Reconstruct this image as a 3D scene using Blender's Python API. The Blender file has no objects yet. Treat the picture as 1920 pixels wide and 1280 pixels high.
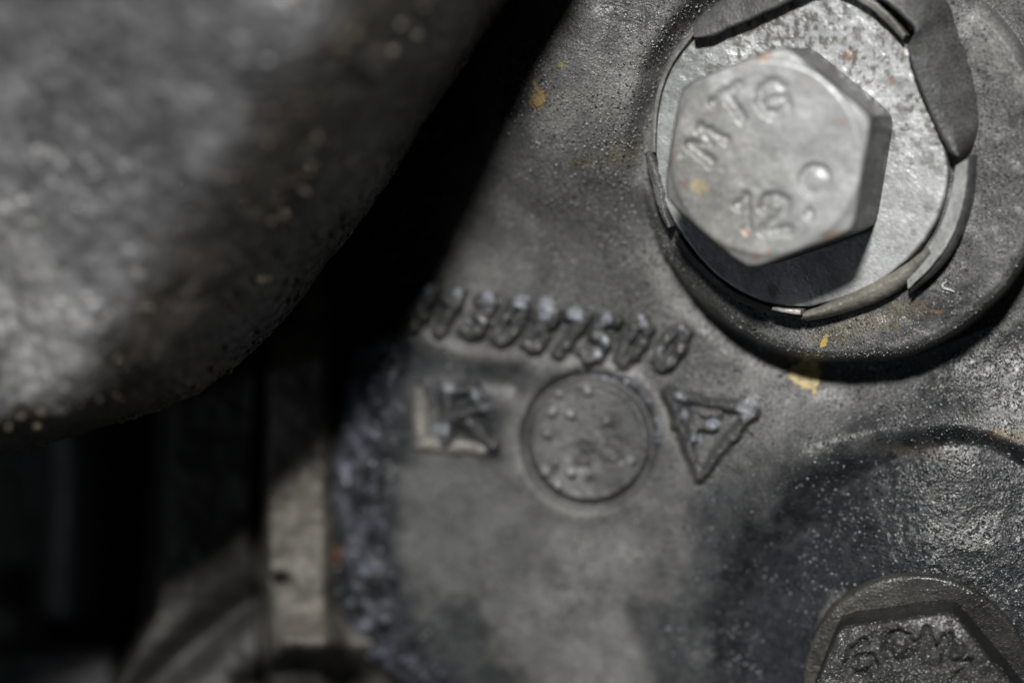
import bpy, math, random
import numpy as np
from mathutils import Vector, Matrix
random.seed(4)
SC = bpy.context.scene
COL = SC.collection
# ---------------------------------------------------------------- camera, light, exposure (1 unit = 1 cm)
SC.unit_settings.system = 'METRIC'; SC.unit_settings.scale_length = 0.01
D = 25.0            # camera height over the plane of focus
PPC = 250.0         # photograph pixels per cm on that plane
cam = bpy.data.cameras.new('camera'); cam_o = bpy.data.objects.new('camera', cam); COL.objects.link(cam_o)
cam_o.location = (0, 0, D)
cam.sensor_width = 360; cam.lens = 360 * D / (1920 / PPC)
cam.clip_start = 0.5; cam.clip_end = 500
cam.dof.use_dof = True; cam.dof.focus_distance = D
cam.dof.aperture_fstop = cam.lens * 1e-3 / 1.3
SC.camera = cam_o

world = bpy.data.worlds.new('World'); SC.world = world; world.use_nodes = True
bg = world.node_tree.nodes['Background']; bg.inputs[0].default_value = (0.60, 0.61, 0.60, 1); bg.inputs[1].default_value = 0.022

def area(name, direction, dist, size, power, color, target=(0, 0, -0.5)):
    l = bpy.data.lights.new(name, 'AREA'); l.energy = power; l.shape = 'DISK'; l.size = size; l.color = color
    o = bpy.data.objects.new(name, l); COL.objects.link(o)
    d = Vector(direction).normalized(); o.location = Vector(target) + d * dist
    o.rotation_euler = d.to_track_quat('Z', 'Y').to_euler()
    return o
area('work_lamp', (-0.08, 0.42, 0.90), 60, 6.2, 43500, (1.0, 0.98, 0.945))
area('sky_gap_above', (0.1, 0.9, 0.42), 40, 1.6, 520, (0.80, 0.88, 1.0))
area('sky_gap_left', (-0.8, -0.25, 0.5), 40, 1.6, 750, (0.78, 0.86, 1.0))

SC.view_settings.view_transform = 'Standard'; SC.view_settings.look = 'None'
SC.view_settings.exposure = 0; SC.view_settings.gamma = 1
SC.cycles.use_denoising = True
try: SC.cycles.denoising_prefilter = 'ACCURATE'
except Exception: pass
SC.cycles.max_bounces = 5

# ---------------------------------------------------------------- numpy helpers
def hsh(ix, iy, seed):
    h = (ix.astype(np.int64) * 374761393 + iy.astype(np.int64) * 668265263 + seed * 1442695041) & 0xFFFFFFFF
    h = ((h ^ (h >> 13)) * 1274126177) & 0xFFFFFFFF
    h = h ^ (h >> 16)
    return (h & 0xFFFF) / 65535.0
def vn(x, y, seed=0):
    ix = np.floor(x); iy = np.floor(y); fx = x - ix; fy = y - iy
    fx = fx * fx * fx * (fx * (fx * 6 - 15) + 10); fy = fy * fy * fy * (fy * (fy * 6 - 15) + 10)
    a = hsh(ix, iy, seed); b = hsh(ix + 1, iy, seed); c = hsh(ix, iy + 1, seed); d = hsh(ix + 1, iy + 1, seed)
    return (a * (1 - fx) + b * fx) * (1 - fy) + (c * (1 - fx) + d * fx) * fy
def fbm(x, y, period, octs=4, seed=0, gain=0.5):
    s = 0; a = 1.0; t = 0; k = 1.0 / period
    for i in range(octs):
        ca, sa = math.cos(i * 0.7), math.sin(i * 0.7)
        s = s + a * (vn((x * ca + y * sa) * k, (y * ca - x * sa) * k, seed + i * 17) - 0.5); t += a; a *= gain; k *= 2.03
    return s / t * 2          # about -1..1
def sm(a, b, x):
    t = np.clip((x - a) / (b - a), 0, 1); return t * t * (3 - 2 * t)
def polysd(u, v, pts, closed=False):
    """distance to a polyline"""
    best = np.full(np.shape(u), 1e9)
    n = len(pts)
    for i in range(n if closed else n - 1):
        x0, y0 = pts[i]; x1, y1 = pts[(i + 1) % n]
        dx, dy = x1 - x0, y1 - y0; L = dx * dx + dy * dy + 1e-9
        t = np.clip(((u - x0) * dx + (v - y0) * dy) / L, 0, 1)
        best = np.minimum(best, np.hypot(u - x0 - t * dx, v - y0 - t * dy))
    return best
def spot(u, v, cx, cy, rx, ry=None, rot=0, rag=0.5, seed=3):
    ry = ry or rx; c, s = math.cos(rot), math.sin(rot)
    du = (u - cx) * c + (v - cy) * s; dv = -(u - cx) * s + (v - cy) * c
    r = np.hypot(du / rx, dv / ry) + rag * fbm(u, v, max(6, min(rx, ry) * 0.8), 3, seed)
    return 1 - sm(0.75, 1.1, r)
def P(u, v, z):
    """point at height z whose line of sight passes photograph position u, v"""
    k = (1 - z / D) / PPC
    return np.stack([(u - 960) * k, (640 - v) * k, z + 0 * u], -1)

def mesh_obj(name, verts, faces, mat, parent=None, col=None, wet=None, smooth=True):
    me = bpy.data.meshes.new(name)
    verts = np.asarray(verts, dtype=np.float32).reshape(-1, 3)
    if isinstance(faces, np.ndarray):
        nf, k = faces.shape
        me.vertices.add(len(verts)); me.vertices.foreach_set('co', verts.ravel())
        me.loops.add(nf * k); me.loops.foreach_set('vertex_index', faces.astype(np.int32).ravel())
        me.polygons.add(nf); me.polygons.foreach_set('loop_start', np.arange(0, nf * k, k, dtype=np.int32))
        me.polygons.foreach_set('loop_total', np.full(nf, k, dtype=np.int32))
        me.update(calc_edges=True); me.validate()
    else:
        me.from_pydata(verts.tolist(), [], faces); me.update()
    n = len(me.vertices)
    if smooth: me.polygons.foreach_set('use_smooth', np.ones(len(me.polygons), dtype=bool))
    if col is None: col = np.ones((n, 3)) * 0.1
    col = np.broadcast_to(np.asarray(col, dtype=np.float32), (n, 3))
    a = me.attributes.new('Col', 'FLOAT_COLOR', 'POINT'); a.data.foreach_set('color', np.concatenate([col, np.ones((n, 1))], 1).astype(np.float32).ravel())
    w = np.broadcast_to(np.asarray(0.0 if wet is None else wet, dtype=np.float32), (n,))
    a = me.attributes.new('Wet', 'FLOAT', 'POINT'); a.data.foreach_set('value', np.ascontiguousarray(w))
    me.materials.append(mat)
    o = bpy.data.objects.new(name, me); COL.objects.link(o)
    if parent: o.parent = parent
    return o
def empty(name, loc, label, cat, group=None, kind=None):
    o = bpy.data.objects.new(name, None); COL.objects.link(o); o.location = loc; o.empty_display_size = 0.3
    o['label'] = label; o['category'] = cat
    if group: o['group'] = group
    if kind: o['kind'] = kind
    bpy.context.view_layer.update()
    return o
def adopt(o, root):
    """parent keeping the place"""
    o.parent = root; o.matrix_parent_inverse = root.matrix_world.inverted()
def grid_faces(ny, nx, keep=None):
    i = np.arange(ny * nx).reshape(ny, nx)
    q = np.stack([i[:-1, :-1], i[1:, :-1], i[1:, 1:], i[:-1, 1:]], -1)
    if keep is not None:
        k = keep[:-1, :-1] & keep[1:, :-1] & keep[1:, 1:] & keep[:-1, 1:]
        return q[k]
    return q.reshape(-1, 4)
def compact(verts, faces, *attrs):
    used = np.unique(faces); m = np.full(len(verts), -1); m[used] = np.arange(len(used))
    return (verts[used], m[faces]) + tuple(a[used] for a in attrs)

# ---------------------------------------------------------------- materials
def metal_mat(name, rough=0.5, rough_wet=0.22, metallic=0.0, spec=0.5, scales=(9, 34, 80), amp=(0.02, 0.008, 0.0), wetamp=0.012, speck=0.35, mott=0.5, wet_scale=42, grit=0.0, grit_scale=36):
    m = bpy.data.materials.new(name); m.use_nodes = True
    nt = m.node_tree; N = nt.nodes; Lk = nt.links; N.clear()
    out = N.new('ShaderNodeOutputMaterial'); b = N.new('ShaderNodeBsdfPrincipled'); Lk.new(b.outputs[0], out.inputs[0])
    tc = N.new('ShaderNodeTexCoord'); co = tc.outputs['Object']
    ca = N.new('ShaderNodeAttribute'); ca.attribute_name = 'Col'
    wa = N.new('ShaderNodeAttribute'); wa.attribute_name = 'Wet'
    def noise(scale, detail=3, rough_=0.55):
        n = N.new('ShaderNodeTexNoise'); n.inputs['Scale'].default_value = scale; n.inputs['Detail'].default_value = detail
        n.inputs['Roughness'].default_value = rough_; Lk.new(co, n.inputs['Vector']); return n.outputs['Fac']
    def mth(op, a, c=None, clamp=False):
        n = N.new('ShaderNodeMath'); n.operation = op; n.use_clamp = clamp
        for i, x in enumerate((a, c)):
            if x is None: continue
            if isinstance(x, (int, float)): n.inputs[i].default_value = x
            else: Lk.new(x, n.inputs[i])
        return n.outputs[0]
    def rng(x, a, c, lo, hi):
        n = N.new('ShaderNodeMapRange'); n.inputs[1].default_value = a; n.inputs[2].default_value = c
        n.inputs[3].default_value = lo; n.inputs[4].default_value = hi; Lk.new(x, n.inputs[0]); return n.outputs[0]
    big = rng(noise(3.2, 5, 0.6), 0.32, 0.68, 1 - mott, 1 + mott)
    fine = rng(noise(scales[1], 3, 0.7), 0.33, 0.67, 1 - speck, 1 + speck)
    f = mth('MULTIPLY', big, fine)
    mul = N.new('ShaderNodeVectorMath'); mul.operation = 'SCALE'; Lk.new(ca.outputs['Color'], mul.inputs[0]); Lk.new(f, mul.inputs['Scale'])
    Lk.new(mul.outputs[0], b.inputs['Base Color'])
    wet = mth('ADD', wa.outputs['Fac'], rng(noise(6, 4, 0.6), 0.4, 0.65, -0.25, 0.25), True)
    wr = rng(wet, 0, 1, rough, rough_wet); wr = mth('ADD', wr, rng(noise(22, 2), 0.3, 0.7, -0.07, 0.07), True)
    Lk.new(wr, b.inputs['Roughness'])
    b.inputs['Metallic'].default_value = metallic; b.inputs['Specular IOR Level'].default_value = spec
    # relief: height in cm
    h = mth('MULTIPLY', noise(scales[0], 4, 0.6), amp[0])
    h = mth('ADD', h, mth('MULTIPLY', noise(scales[1], 3, 0.6), amp[1]))
    if amp[2]: h = mth('ADD', h, mth('MULTIPLY', noise(scales[2], 2, 0.5), amp[2]))
    v2 = N.new('ShaderNodeTexVoronoi'); v2.inputs['Scale'].default_value = grit_scale; v2.inputs['Randomness'].default_value = 1.0; Lk.new(co, v2.inputs['Vector'])
    gr = mth('MULTIPLY', rng(v2.outputs['Distance'], 0.0, 0.75, 1, 0), rng(noise(grit_scale * 0.35, 2), 0.35, 0.65, 0.1, 1.0))
    h = mth('ADD', h, mth('MULTIPLY', mth('MULTIPLY', gr, grit), rng(wet, 0, 1, 1.0, 0.6)))
    # beads of oil and grit where the surface is wet
    vo = N.new('ShaderNodeTexVoronoi'); vo.inputs['Scale'].default_value = wet_scale; Lk.new(co, vo.inputs['Vector'])
    bead = mth('POWER', rng(vo.outputs['Distance'], 0.0, 0.42, 1, 0), 0.7)
    bead = mth('MULTIPLY', bead, rng(noise(30, 3), 0.5, 0.62, 0, 1))
    h = mth('ADD', h, mth('MULTIPLY', mth('MULTIPLY', bead, wet), wetamp))
    bp = N.new('ShaderNodeBump'); bp.inputs['Strength'].default_value = 1.0; bp.inputs['Distance'].default_value = 1.0
    Lk.new(h, bp.inputs['Height']); Lk.new(bp.outputs[0], b.inputs['Normal'])
    return m
M_cast = metal_mat('sand_cast_metal', rough=0.44, rough_wet=0.30, spec=0.38, scales=(9, 60, 110), amp=(0.0012, 0.0013, 0.0008), wetamp=0.010, grit=0.0042, grit_scale=52, speck=0.6, mott=0.3)
M_head = metal_mat('zinc_bolt_metal', rough=0.46, rough_wet=0.25, metallic=0.25, spec=0.5, scales=(7, 30, 80), amp=(0.003, 0.0012, 0), wetamp=0.002, grit=0.0012, speck=0.2, mott=0.2)
M_plate = metal_mat('zinc_washer_metal', rough=0.42, rough_wet=0.25, metallic=0.3, spec=0.5, scales=(9, 24, 80), amp=(0.003, 0.002, 0.0), wetamp=0.002, speck=0.2, mott=0.2, grit=0.002)
M_tab = metal_mat('dark_tab_metal', rough=0.5, rough_wet=0.25, scales=(6, 30, 80), amp=(0.006, 0.002, 0), wetamp=0.006, grit=0.003, speck=0.2, mott=0.3)
M_fg = metal_mat('dusty_cast_metal', rough=0.4, rough_wet=0.25, scales=(4, 14, 80), amp=(0.02, 0.010, 0), grit=0.035, grit_scale=10, wetamp=0.04, speck=0.5, mott=0.35, wet_scale=12)
M_oily = metal_mat('oily_bolt_metal', rough=0.45, rough_wet=0.27, scales=(9, 30, 80), amp=(0.008, 0.003, 0), wetamp=0.012, speck=0.35, mott=0.35, wet_scale=46, grit=0.008)
M_back = metal_mat('rear_cast_metal', rough=0.6, rough_wet=0.3, scales=(3, 12, 80), amp=(0.02, 0.006, 0), wetamp=0.01)
M_hose = metal_mat('black_rubber', rough=0.55, rough_wet=0.3, scales=(3, 20, 80), amp=(0.006, 0.002, 0), wetamp=0.0)
M_paint = metal_mat('yellow_paint', rough=0.5, rough_wet=0.3, scales=(9, 40, 80), amp=(0.012, 0.006, 0), wetamp=0.003, speck=0.25, mott=0.25)

# ---------------------------------------------------------------- plane of the lock washer
WN = np.array([-0.30, -0.07, 0.0]); WN[2] = math.sqrt(1 - WN @ WN)
WC = P(np.array(1525.), np.array(292.), 0.12)
def on_plane(u, v, h=0.0):
    """points on the washer plane raised by h along its normal, seen at u, v"""
    o = np.array([0, 0, D]); u = np.asarray(u, float); v = np.asarray(v, float)
    d = P(u, v, 0 * u) - o
    t = ((WC + WN * h - o) @ WN) / (d @ WN)
    return o + d * t[..., None]
def plane_z(u, v): return on_plane(u, v)[..., 2]

# ---------------------------------------------------------------- casting height (cm) as a function of u, v
CP = [(1100,20,-.06),(1000,180,-.25),(1180,120,-.12),(1200,250,-.2),(1080,300,-.38),(950,330,-.7),(880,450,-1.05),(1000,430,-.9),
(1150,420,-.72),(1170,500,-.75),(1100,560,-.95),(780,560,-1.3),(1000,650,-1.1),(1200,620,-.92),(1190,470,-.80),(1330,680,-.74),(1450,730,-.68),(1600,745,-.56),(1730,725,-.42),
(1850,690,-.28),(1950,600,-.2),(1105,825,-1.08),(850,780,-1.3),(680,750,-1.55),(1300,830,-.8),(700,900,-1.6),(900,1000,-1.4),(1150,1000,-1.15),(1350,930,-.7),
(1500,830,-.4),(1750,780,-.1),(1290,1100,-.95),(1850,900,-.05),(1500,1000,-.3),(1400,1200,-.55),(1700,1200,.0),(1200,1250,-1.2),(900,1250,-1.5),
(1750,100,.1),(1500,-100,.1),(1900,-100,.3),(2000,300,.2),(2100,700,.0),(2100,1200,.1),(700,200,-1.1),(900,0,-.5),(1100,-200,-.1),(700,-200,-.8),
(500,600,-2.0),(500,1200,-2.2),(1500,1500,-.5),(900,1550,-1.8),(2200,1600,.1),(2300,-200,.4),(300,0,-2.0)]
CPa = np.array(CP, float); CPx = CPa[:, :2] / 500
def tps(r): return r * r * np.log(r + 1e-6)
_n = len(CPx); _K = tps(np.hypot(CPx[:, None, 0] - CPx[None, :, 0], CPx[:, None, 1] - CPx[None, :, 1])) + np.eye(_n) * 0.03
_A = np.zeros((_n + 3, _n + 3)); _A[:_n, :_n] = _K; _A[:_n, _n] = 1; _A[:_n, _n + 1:] = CPx; _A[_n, :_n] = 1; _A[_n + 1:, :_n] = CPx.T
_W = np.linalg.solve(_A, np.concatenate([CPa[:, 2], [0, 0, 0]]))
def base_z(u, v):
    z = _W[_n] + _W[_n + 1] * u / 500 + _W[_n + 2] * v / 500
    for i in range(_n): z = z + _W[i] * tps(np.hypot(u / 500 - CPx[i, 0], v / 500 - CPx[i, 1]))
    return z
EDGE = np.array([(-300,900),(0,800),(200,730),(400,690),(600,665),(700,640),(760,620),(850,604),(950,598),(1100,610),(1180,628),(1230,665),(1280,735),(1400,900),(1600,1150)], float)
def edge_u(v): return np.interp(v, EDGE[:, 0], EDGE[:, 1])
BC = (1590., 295.); BR = 384.
PC = (1740., 1250.); PR = 448.
TRI = [(1252, 738), (1410, 772), (1312, 893)]
def H(u, v, detail=True):
    z = base_z(u, v)
    # boss round the lock washer
    wob = 5 * fbm(u, v, 90, 2, 5)
    r = np.hypot(u - BC[0], v - BC[1]) + wob
    zb = plane_z(u, v) - 0.13 + 0.02 * fbm(u, v, 60, 3, 8)
    m = 1 - sm(BR - 8, BR + 7, r)
    zb2 = zb - 0.05 * sm(BR - 22, BR - 4, r)
    z = np.where(zb2 > z, z + (zb2 - z) * m, z)
    z = np.where((zb2 <= z), z + (zb2 - z) * (1 - sm(372, 425, r)), z)
    # fillet at the boss foot
    z = z + 0.03 * np.exp(-((r - BR - 50) / 30) ** 2)
    # spot-faced pocket round the second bolt
    rp = np.hypot(u - PC[0], v - PC[1]) + 10 * fbm(u, v, 150, 2, 9)
    lf = sm(1850, 1350, u)
    w = 28 + 100 * lf
    z = z - (0.20 + 0.16 * lf) * (1 - sm(PR - w, PR + 0.25 * w, rp))
    # lower-left flank rolls off
    s = u - edge_u(v) + 10 * fbm(u, v, 70, 3, 12)
    z = z - 0.32 * np.clip((130 - s) / 130, 0, 1) ** 2 - 1.0 * np.clip((24 - s) / 60, 0, 1) ** 1.5 - np.clip(-s, 0, 200) * 0.03
    # shallow hollow between number row and marks
    z = z - 0.05 * np.exp(-(polysd(u, v, [(760, 690), (960, 715)]) / 30) ** 2)
    # date disc sunk ring, square pad, triangle pad
    rd = np.hypot((u - 1105) / 1.0, (v - 826) / 1.03)
    z = z - 0.075 * np.exp(-((rd - 119) / 8) ** 2) + 0.02 * (1 - sm(105, 118, rd)) + 0.03 * np.exp(-((rd - 138) / 16) ** 2)
    if detail:
        z = z + 0.035 * fbm(u, v, 170, 2, 21) + 0.003 * fbm(u, v, 34, 2, 22)
        rough_zone = 0.5 + 0.5 * sm(0.0, 0.5, fbm(u, v, 220, 2, 30) + 0.25)
        z = z + 0.0028 * rough_zone * fbm(u, v, 11, 2, 23)
        # pits and crumbs on the rolled-off flank and in the disc
        fl = np.exp(-((s - 60) / 60) ** 2)
        z = z + fl * 0.085 * fbm(u, v, 30, 2, 41)
        pit = np.exp(-(np.hypot(u - 1092, v - 848) / 26) ** 2) * 0.04 + np.exp(-(np.hypot(u - 1145, v - 805) / 16) ** 2) * 0.05 + np.exp(-(np.hypot(u - 1110, v - 903) / 10) ** 2) * 0.04 + np.exp(-(np.hypot(u - 1180, v - 850) / 26) ** 2) * 0.03
        z = z - 1.5 * pit * (1 + 0.7 * fbm(u, v, 12, 2, 44))
    return z
# dirt: pale dust lodged on one side of the raised marks, dark grease elsewhere, then painted glints
ROWU = (788, 842, 899, 958, 1014, 1068, 1124, 1190, 1258); ROWV = (578, 585, 593, 605, 616, 627, 636, 643, 651)
def add_glints(u, v, c):
    """painted bluish glints: on the upper ends of the cast digits, the stamp's edge, the triangle, and along the rolled-off flank"""
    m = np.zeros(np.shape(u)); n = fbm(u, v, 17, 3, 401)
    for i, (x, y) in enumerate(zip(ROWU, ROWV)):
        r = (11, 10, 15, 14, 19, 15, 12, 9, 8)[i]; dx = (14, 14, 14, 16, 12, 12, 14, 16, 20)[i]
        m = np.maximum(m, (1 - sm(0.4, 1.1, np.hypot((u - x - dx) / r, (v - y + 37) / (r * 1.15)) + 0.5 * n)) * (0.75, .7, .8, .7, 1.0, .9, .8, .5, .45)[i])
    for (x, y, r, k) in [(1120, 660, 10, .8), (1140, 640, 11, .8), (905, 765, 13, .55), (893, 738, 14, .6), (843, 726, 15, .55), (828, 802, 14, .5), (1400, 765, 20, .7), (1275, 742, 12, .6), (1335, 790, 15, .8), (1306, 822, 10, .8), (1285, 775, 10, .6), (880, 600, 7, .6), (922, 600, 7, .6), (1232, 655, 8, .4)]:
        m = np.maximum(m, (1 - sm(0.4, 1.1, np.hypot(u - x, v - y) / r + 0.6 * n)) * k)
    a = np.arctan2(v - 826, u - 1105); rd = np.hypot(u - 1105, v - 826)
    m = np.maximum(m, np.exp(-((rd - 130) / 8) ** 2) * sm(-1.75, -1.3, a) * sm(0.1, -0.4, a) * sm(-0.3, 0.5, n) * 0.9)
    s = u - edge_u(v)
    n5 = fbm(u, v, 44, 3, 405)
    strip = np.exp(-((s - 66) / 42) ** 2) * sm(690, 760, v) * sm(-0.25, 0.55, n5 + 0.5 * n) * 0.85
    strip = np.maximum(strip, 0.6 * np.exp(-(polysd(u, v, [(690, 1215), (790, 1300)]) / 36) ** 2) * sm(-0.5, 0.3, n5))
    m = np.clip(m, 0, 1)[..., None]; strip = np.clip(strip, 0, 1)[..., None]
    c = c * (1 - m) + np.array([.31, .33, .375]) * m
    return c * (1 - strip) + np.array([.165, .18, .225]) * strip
def casting_paint(u, v):
    n1 = fbm(u, v, 240, 4, 51); n2 = fbm(u, v, 60, 4, 52); n3 = fbm(u, v, 18, 3, 53)
    base = np.array([0.107, 0.108, 0.108]); c = np.ones(u.shape + (3,)) * base
    wet = 0.30 + 0.25 * n2
    g = np.zeros(u.shape)
    rp = np.hypot(u - PC[0], v - PC[1])
    g = np.maximum(g, (1 - sm(PR - 60, PR + 90, rp + 70 * n2)) * 0.95)              # greasy pocket
    s = u - edge_u(v)
    g = np.maximum(g, 0.9 * (1 - sm(120, 190, s + 40 * n2)))                         # greasy flank
    g = np.maximum(g, 0.6 * spot(u, v, 830, 700, 200, 60, 0.1, 0.4, 61))
    g = np.maximum(g, 0.75 * spot(u, v, 900, 800, 90, 60, 0.3, 0.5, 62))
    g = np.maximum(g, 0.55 * spot(u, v, 1060, 110, 170, 60, -0.6, 0.7, 63))
    g = np.maximum(g, 0.8 * spot(u, v, 1860, 700, 150, 70, -0.3, 0.5, 64))
    g = np.maximum(g, 0.6 * spot(u, v, 850, 1220, 170, 90, 0.5, 0.7, 65))
    g = np.maximum(g, 0.55 * spot(u, v, 1330, 1130, 140, 210, 0.1, 0.6, 66))
    g = np.maximum(g, 0.45 * spot(u, v, 1730, 590, 110, 28, -0.5, 0.6, 69))
    g = np.maximum(g, 0.35 * spot(u, v, 860, 620, 150, 60, 0.1, 0.5, 67))
    g = np.clip(g + 0.22 * n3 * (g > 0.05), 0, 1)
    c = c * (1 - g[..., None]) + np.array([0.016, 0.018, 0.021]) * g[..., None]
    wet = np.clip(wet + 0.75 * g, 0, 1)
    # dust, and the lit band below the boss
    d = np.zeros(u.shape)
    for k_, (cx_, cy_) in enumerate(zip((788, 842, 899, 958, 1014, 1068, 1124, 1190, 1258), (578, 585, 593, 605, 616, 627, 636, 643, 651))):
        d = np.maximum(d, 0.95 * np.exp(-(polysd(u, v, [(cx_ - 34, cy_ + 18), (cx_ - 14, cy_ + 50)]) / 11) ** 2))
    d = np.maximum(d, 0.8 * np.exp(-(polysd(u, v, [(760, 612), (880, 655), (1000, 670), (1180, 690)]) / 15) ** 2))
    d = np.maximum(d, 0.95 * np.exp(-(polysd(u, v, [(785, 745), (789, 830), (905, 842)]) / 12) ** 2))
    d = np.maximum(d, 0.9 * np.exp(-(polysd(u, v, [(1238, 750), (1262, 820), (1300, 905)]) / 15) ** 2))
    rd = np.hypot(u - 1105, v - 826)
    ang = np.arctan2(v - 826, u - 1105)
    d = np.maximum(d, 0.8 * np.exp(-((rd - 142) / 22) ** 2) * sm(-0.3, 0.6, np.cos(ang - 2.4)))
    d = np.maximum(d, 0.45 * (1 - sm(100, 120, rd)) * sm(1190, 1080, u))
    d = np.maximum(d, 0.95 * np.exp(-(polysd(u, v, [(1215, 480), (1290, 620), (1400, 700)]) / 40) ** 2))  # pale band painted where light glances past the boss
    d = np.maximum(d, 0.7 * np.exp(-(polysd(u, v, [(1190, 120), (1180, 300)]) / 55) ** 2))
    d = np.maximum(d, 0.5 * spot(u, v, 1090, 190, 120, 150, 0.3, 0.6, 76))
    d = np.maximum(d, 0.5 * spot(u, v, 1860, 110, 110, 120, 0.2, 0.6, 75))
    d = np.maximum(d, 0.5 * spot(u, v, 1150, 1010, 170, 110, 0.4, 0.5, 71))
    d = np.maximum(d, 0.35 * spot(u, v, 1050, 1180, 130, 130, 0.0, 0.6, 72))
    d = np.maximum(d, 0.45 * spot(u, v, 920, 480, 90, 120, 0.3, 0.6, 73))
    d = np.maximum(d, 0.5 * spot(u, v, 1560, 1215, 40, 120, 0.1, 0.3, 74))
    d = d * np.clip(0.85 + 0.5 * n3 + 0.3 * n2, 0, 1)
    c = c * (1 - d[..., None]) + np.array([0.200, 0.197, 0.188]) * d[..., None]
    wet = wet * (1 - 0.6 * d)
    for (x, y, a, b_, rot, colr, k, sd) in [(1008,186,14,20,0.4,(.25,.18,.08),.7,81),(1005,158,8,10,0,(.30,.22,.10),.6,82),(1095,305,30,14,0.1,(.16,.135,.06),.4,83),
            (1165,285,26,26,0,(.16,.145,.07),.4,84),(1050,122,8,5,0,(.30,.24,.1),.7,85),(1895,815,50,12,0.3,(.17,.125,.06),.55,86),(1740,845,80,18,0.05,(.075,.066,.05),.5,87),
            (622,1048,16,34,0.0,(.22,.08,.03),.85,88),(1275,45,12,24,0.6,(.17,.12,.08),.35,89),(1500,668,60,9,0,(.19,.15,.05),.5,90),(1640,600,120,30,-0.3,(.14,.12,.08),.5,91),(1757,583,12,5,0,(.3,.15,.05),.7,92)]:
        m = spot(u, v, x, y, a, b_, rot, 0.6, sd)[..., None] * k
        c = c * (1 - m) + np.array(colr) * m
    c = c * (1 + 0.16 * n1 + 0.15 * n2)[..., None]
    c = add_glints(u, v, c)
    return np.clip(c, 0.01, 0.8), np.clip(wet, 0, 1)

def axis(a, b, lo, hi, fine, coarse):
    return np.unique(np.concatenate([np.arange(a, lo, coarse), np.arange(lo, hi, fine), np.arange(hi, b + 1, coarse)]))
# ================================================================= ENGINE CASTING
casting = empty('engine_casting', tuple(P(np.array(1200.), np.array(800.), -1.5)), 'grey sand-cast engine housing with raised casting marks filling the right half of the view', 'engine casting')
us = axis(420, 2350, 540, 1930, 2.2, 14); vs = axis(-330, 1610, -12, 1292, 2.2, 14)
U, V = np.meshgrid(us, vs)
Z = H(U, V)
c, w = casting_paint(U, V)
keep = (U > edge_u(V) - 60)
verts = P(U, V, Z).reshape(-1, 3)
f = grid_faces(*U.shape, keep)
verts, f, c2, w2 = compact(verts, f, c.reshape(-1, 3), w.ravel())
adopt(mesh_obj('housing_surface', verts, f, M_cast, None, c2, w2), casting)

# ---- raised marks: relief patches that grow out of the casting surface
GL = {
 '0': [[(.5,0),(.85,.12),(1,.5),(.85,.88),(.5,1),(.15,.88),(0,.5),(.15,.12),(.5,0)]],
 'O': [[(.5,.05),(.85,.2),(.95,.5),(.85,.8),(.5,.95),(.15,.8),(.05,.5),(.15,.2),(.5,.05)]],
 '1': [[(.15,.25),(.55,0),(.55,1)]],
 '2': [[(.05,.28),(.2,.05),(.6,0),(.95,.2),(.85,.5),(.3,.78),(0,1),(1,.97)]],
 '3': [[(.05,.1),(.5,0),(.9,.2),(.85,.42),(.45,.5),(.9,.6),(.95,.85),(.5,1),(.05,.9)]],
 '4': [[(.7,1),(.7,0),(.02,.68),(1,.68)]],
 '5': [[(.9,0),(.2,0),(.12,.45),(.6,.4),(.95,.65),(.8,.95),(.35,1),(.05,.88)]],
 '6': [[(.8,.02),(.3,.2),(.05,.6),(.2,.95),(.6,1),(.95,.8),(.85,.52),(.45,.45),(.1,.65)]],
 '7': [[(.0,.02),(1,0),(.45,1)]],
 '8': [[(.5,.47),(.12,.28),(.25,.04),(.5,0),(.78,.04),(.9,.28),(.5,.47),(.05,.72),(.2,.96),(.5,1),(.82,.96),(.95,.72),(.5,.47)]],
 '9': [[(.9,.35),(.5,.52),(.1,.35),(.2,.05),(.6,0),(.9,.2),(.85,.6),(.4,1)]],
 'M': [[(.0,1),(.12,0),(.5,.62),(.88,0),(1,1)]],
 'T': [[(0,.02),(1,.02)],[(.5,0),(.5,1)]],
 'G': [[(.92,.2),(.6,0),(.2,.1),(.02,.5),(.2,.9),(.6,1),(.95,.82),(.95,.52),(.55,.52)]],
 'R': [[(.05,1),(.05,0),(.7,.02),(.9,.25),(.7,.5),(.05,.52)],[(.45,.52),(1,1)]],
 'F': [[(.1,1),(.1,0),(1,0)],[(.1,.48),(.8,.48)]],
}
def glyph(ch, cx, cy, w, h, rot, slant=0.0):
    c_, s_ = math.cos(rot), math.sin(rot); out = []
    for st in GL[ch]:
        q = []
        for x, y in st:
            a = (x - .5) * w - (y - .5) * h * slant; b = (y - .5) * h
            q.append((cx + a * c_ - b * s_, cy + a * s_ + b * c_))
        out.append(q)
    return out
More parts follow.
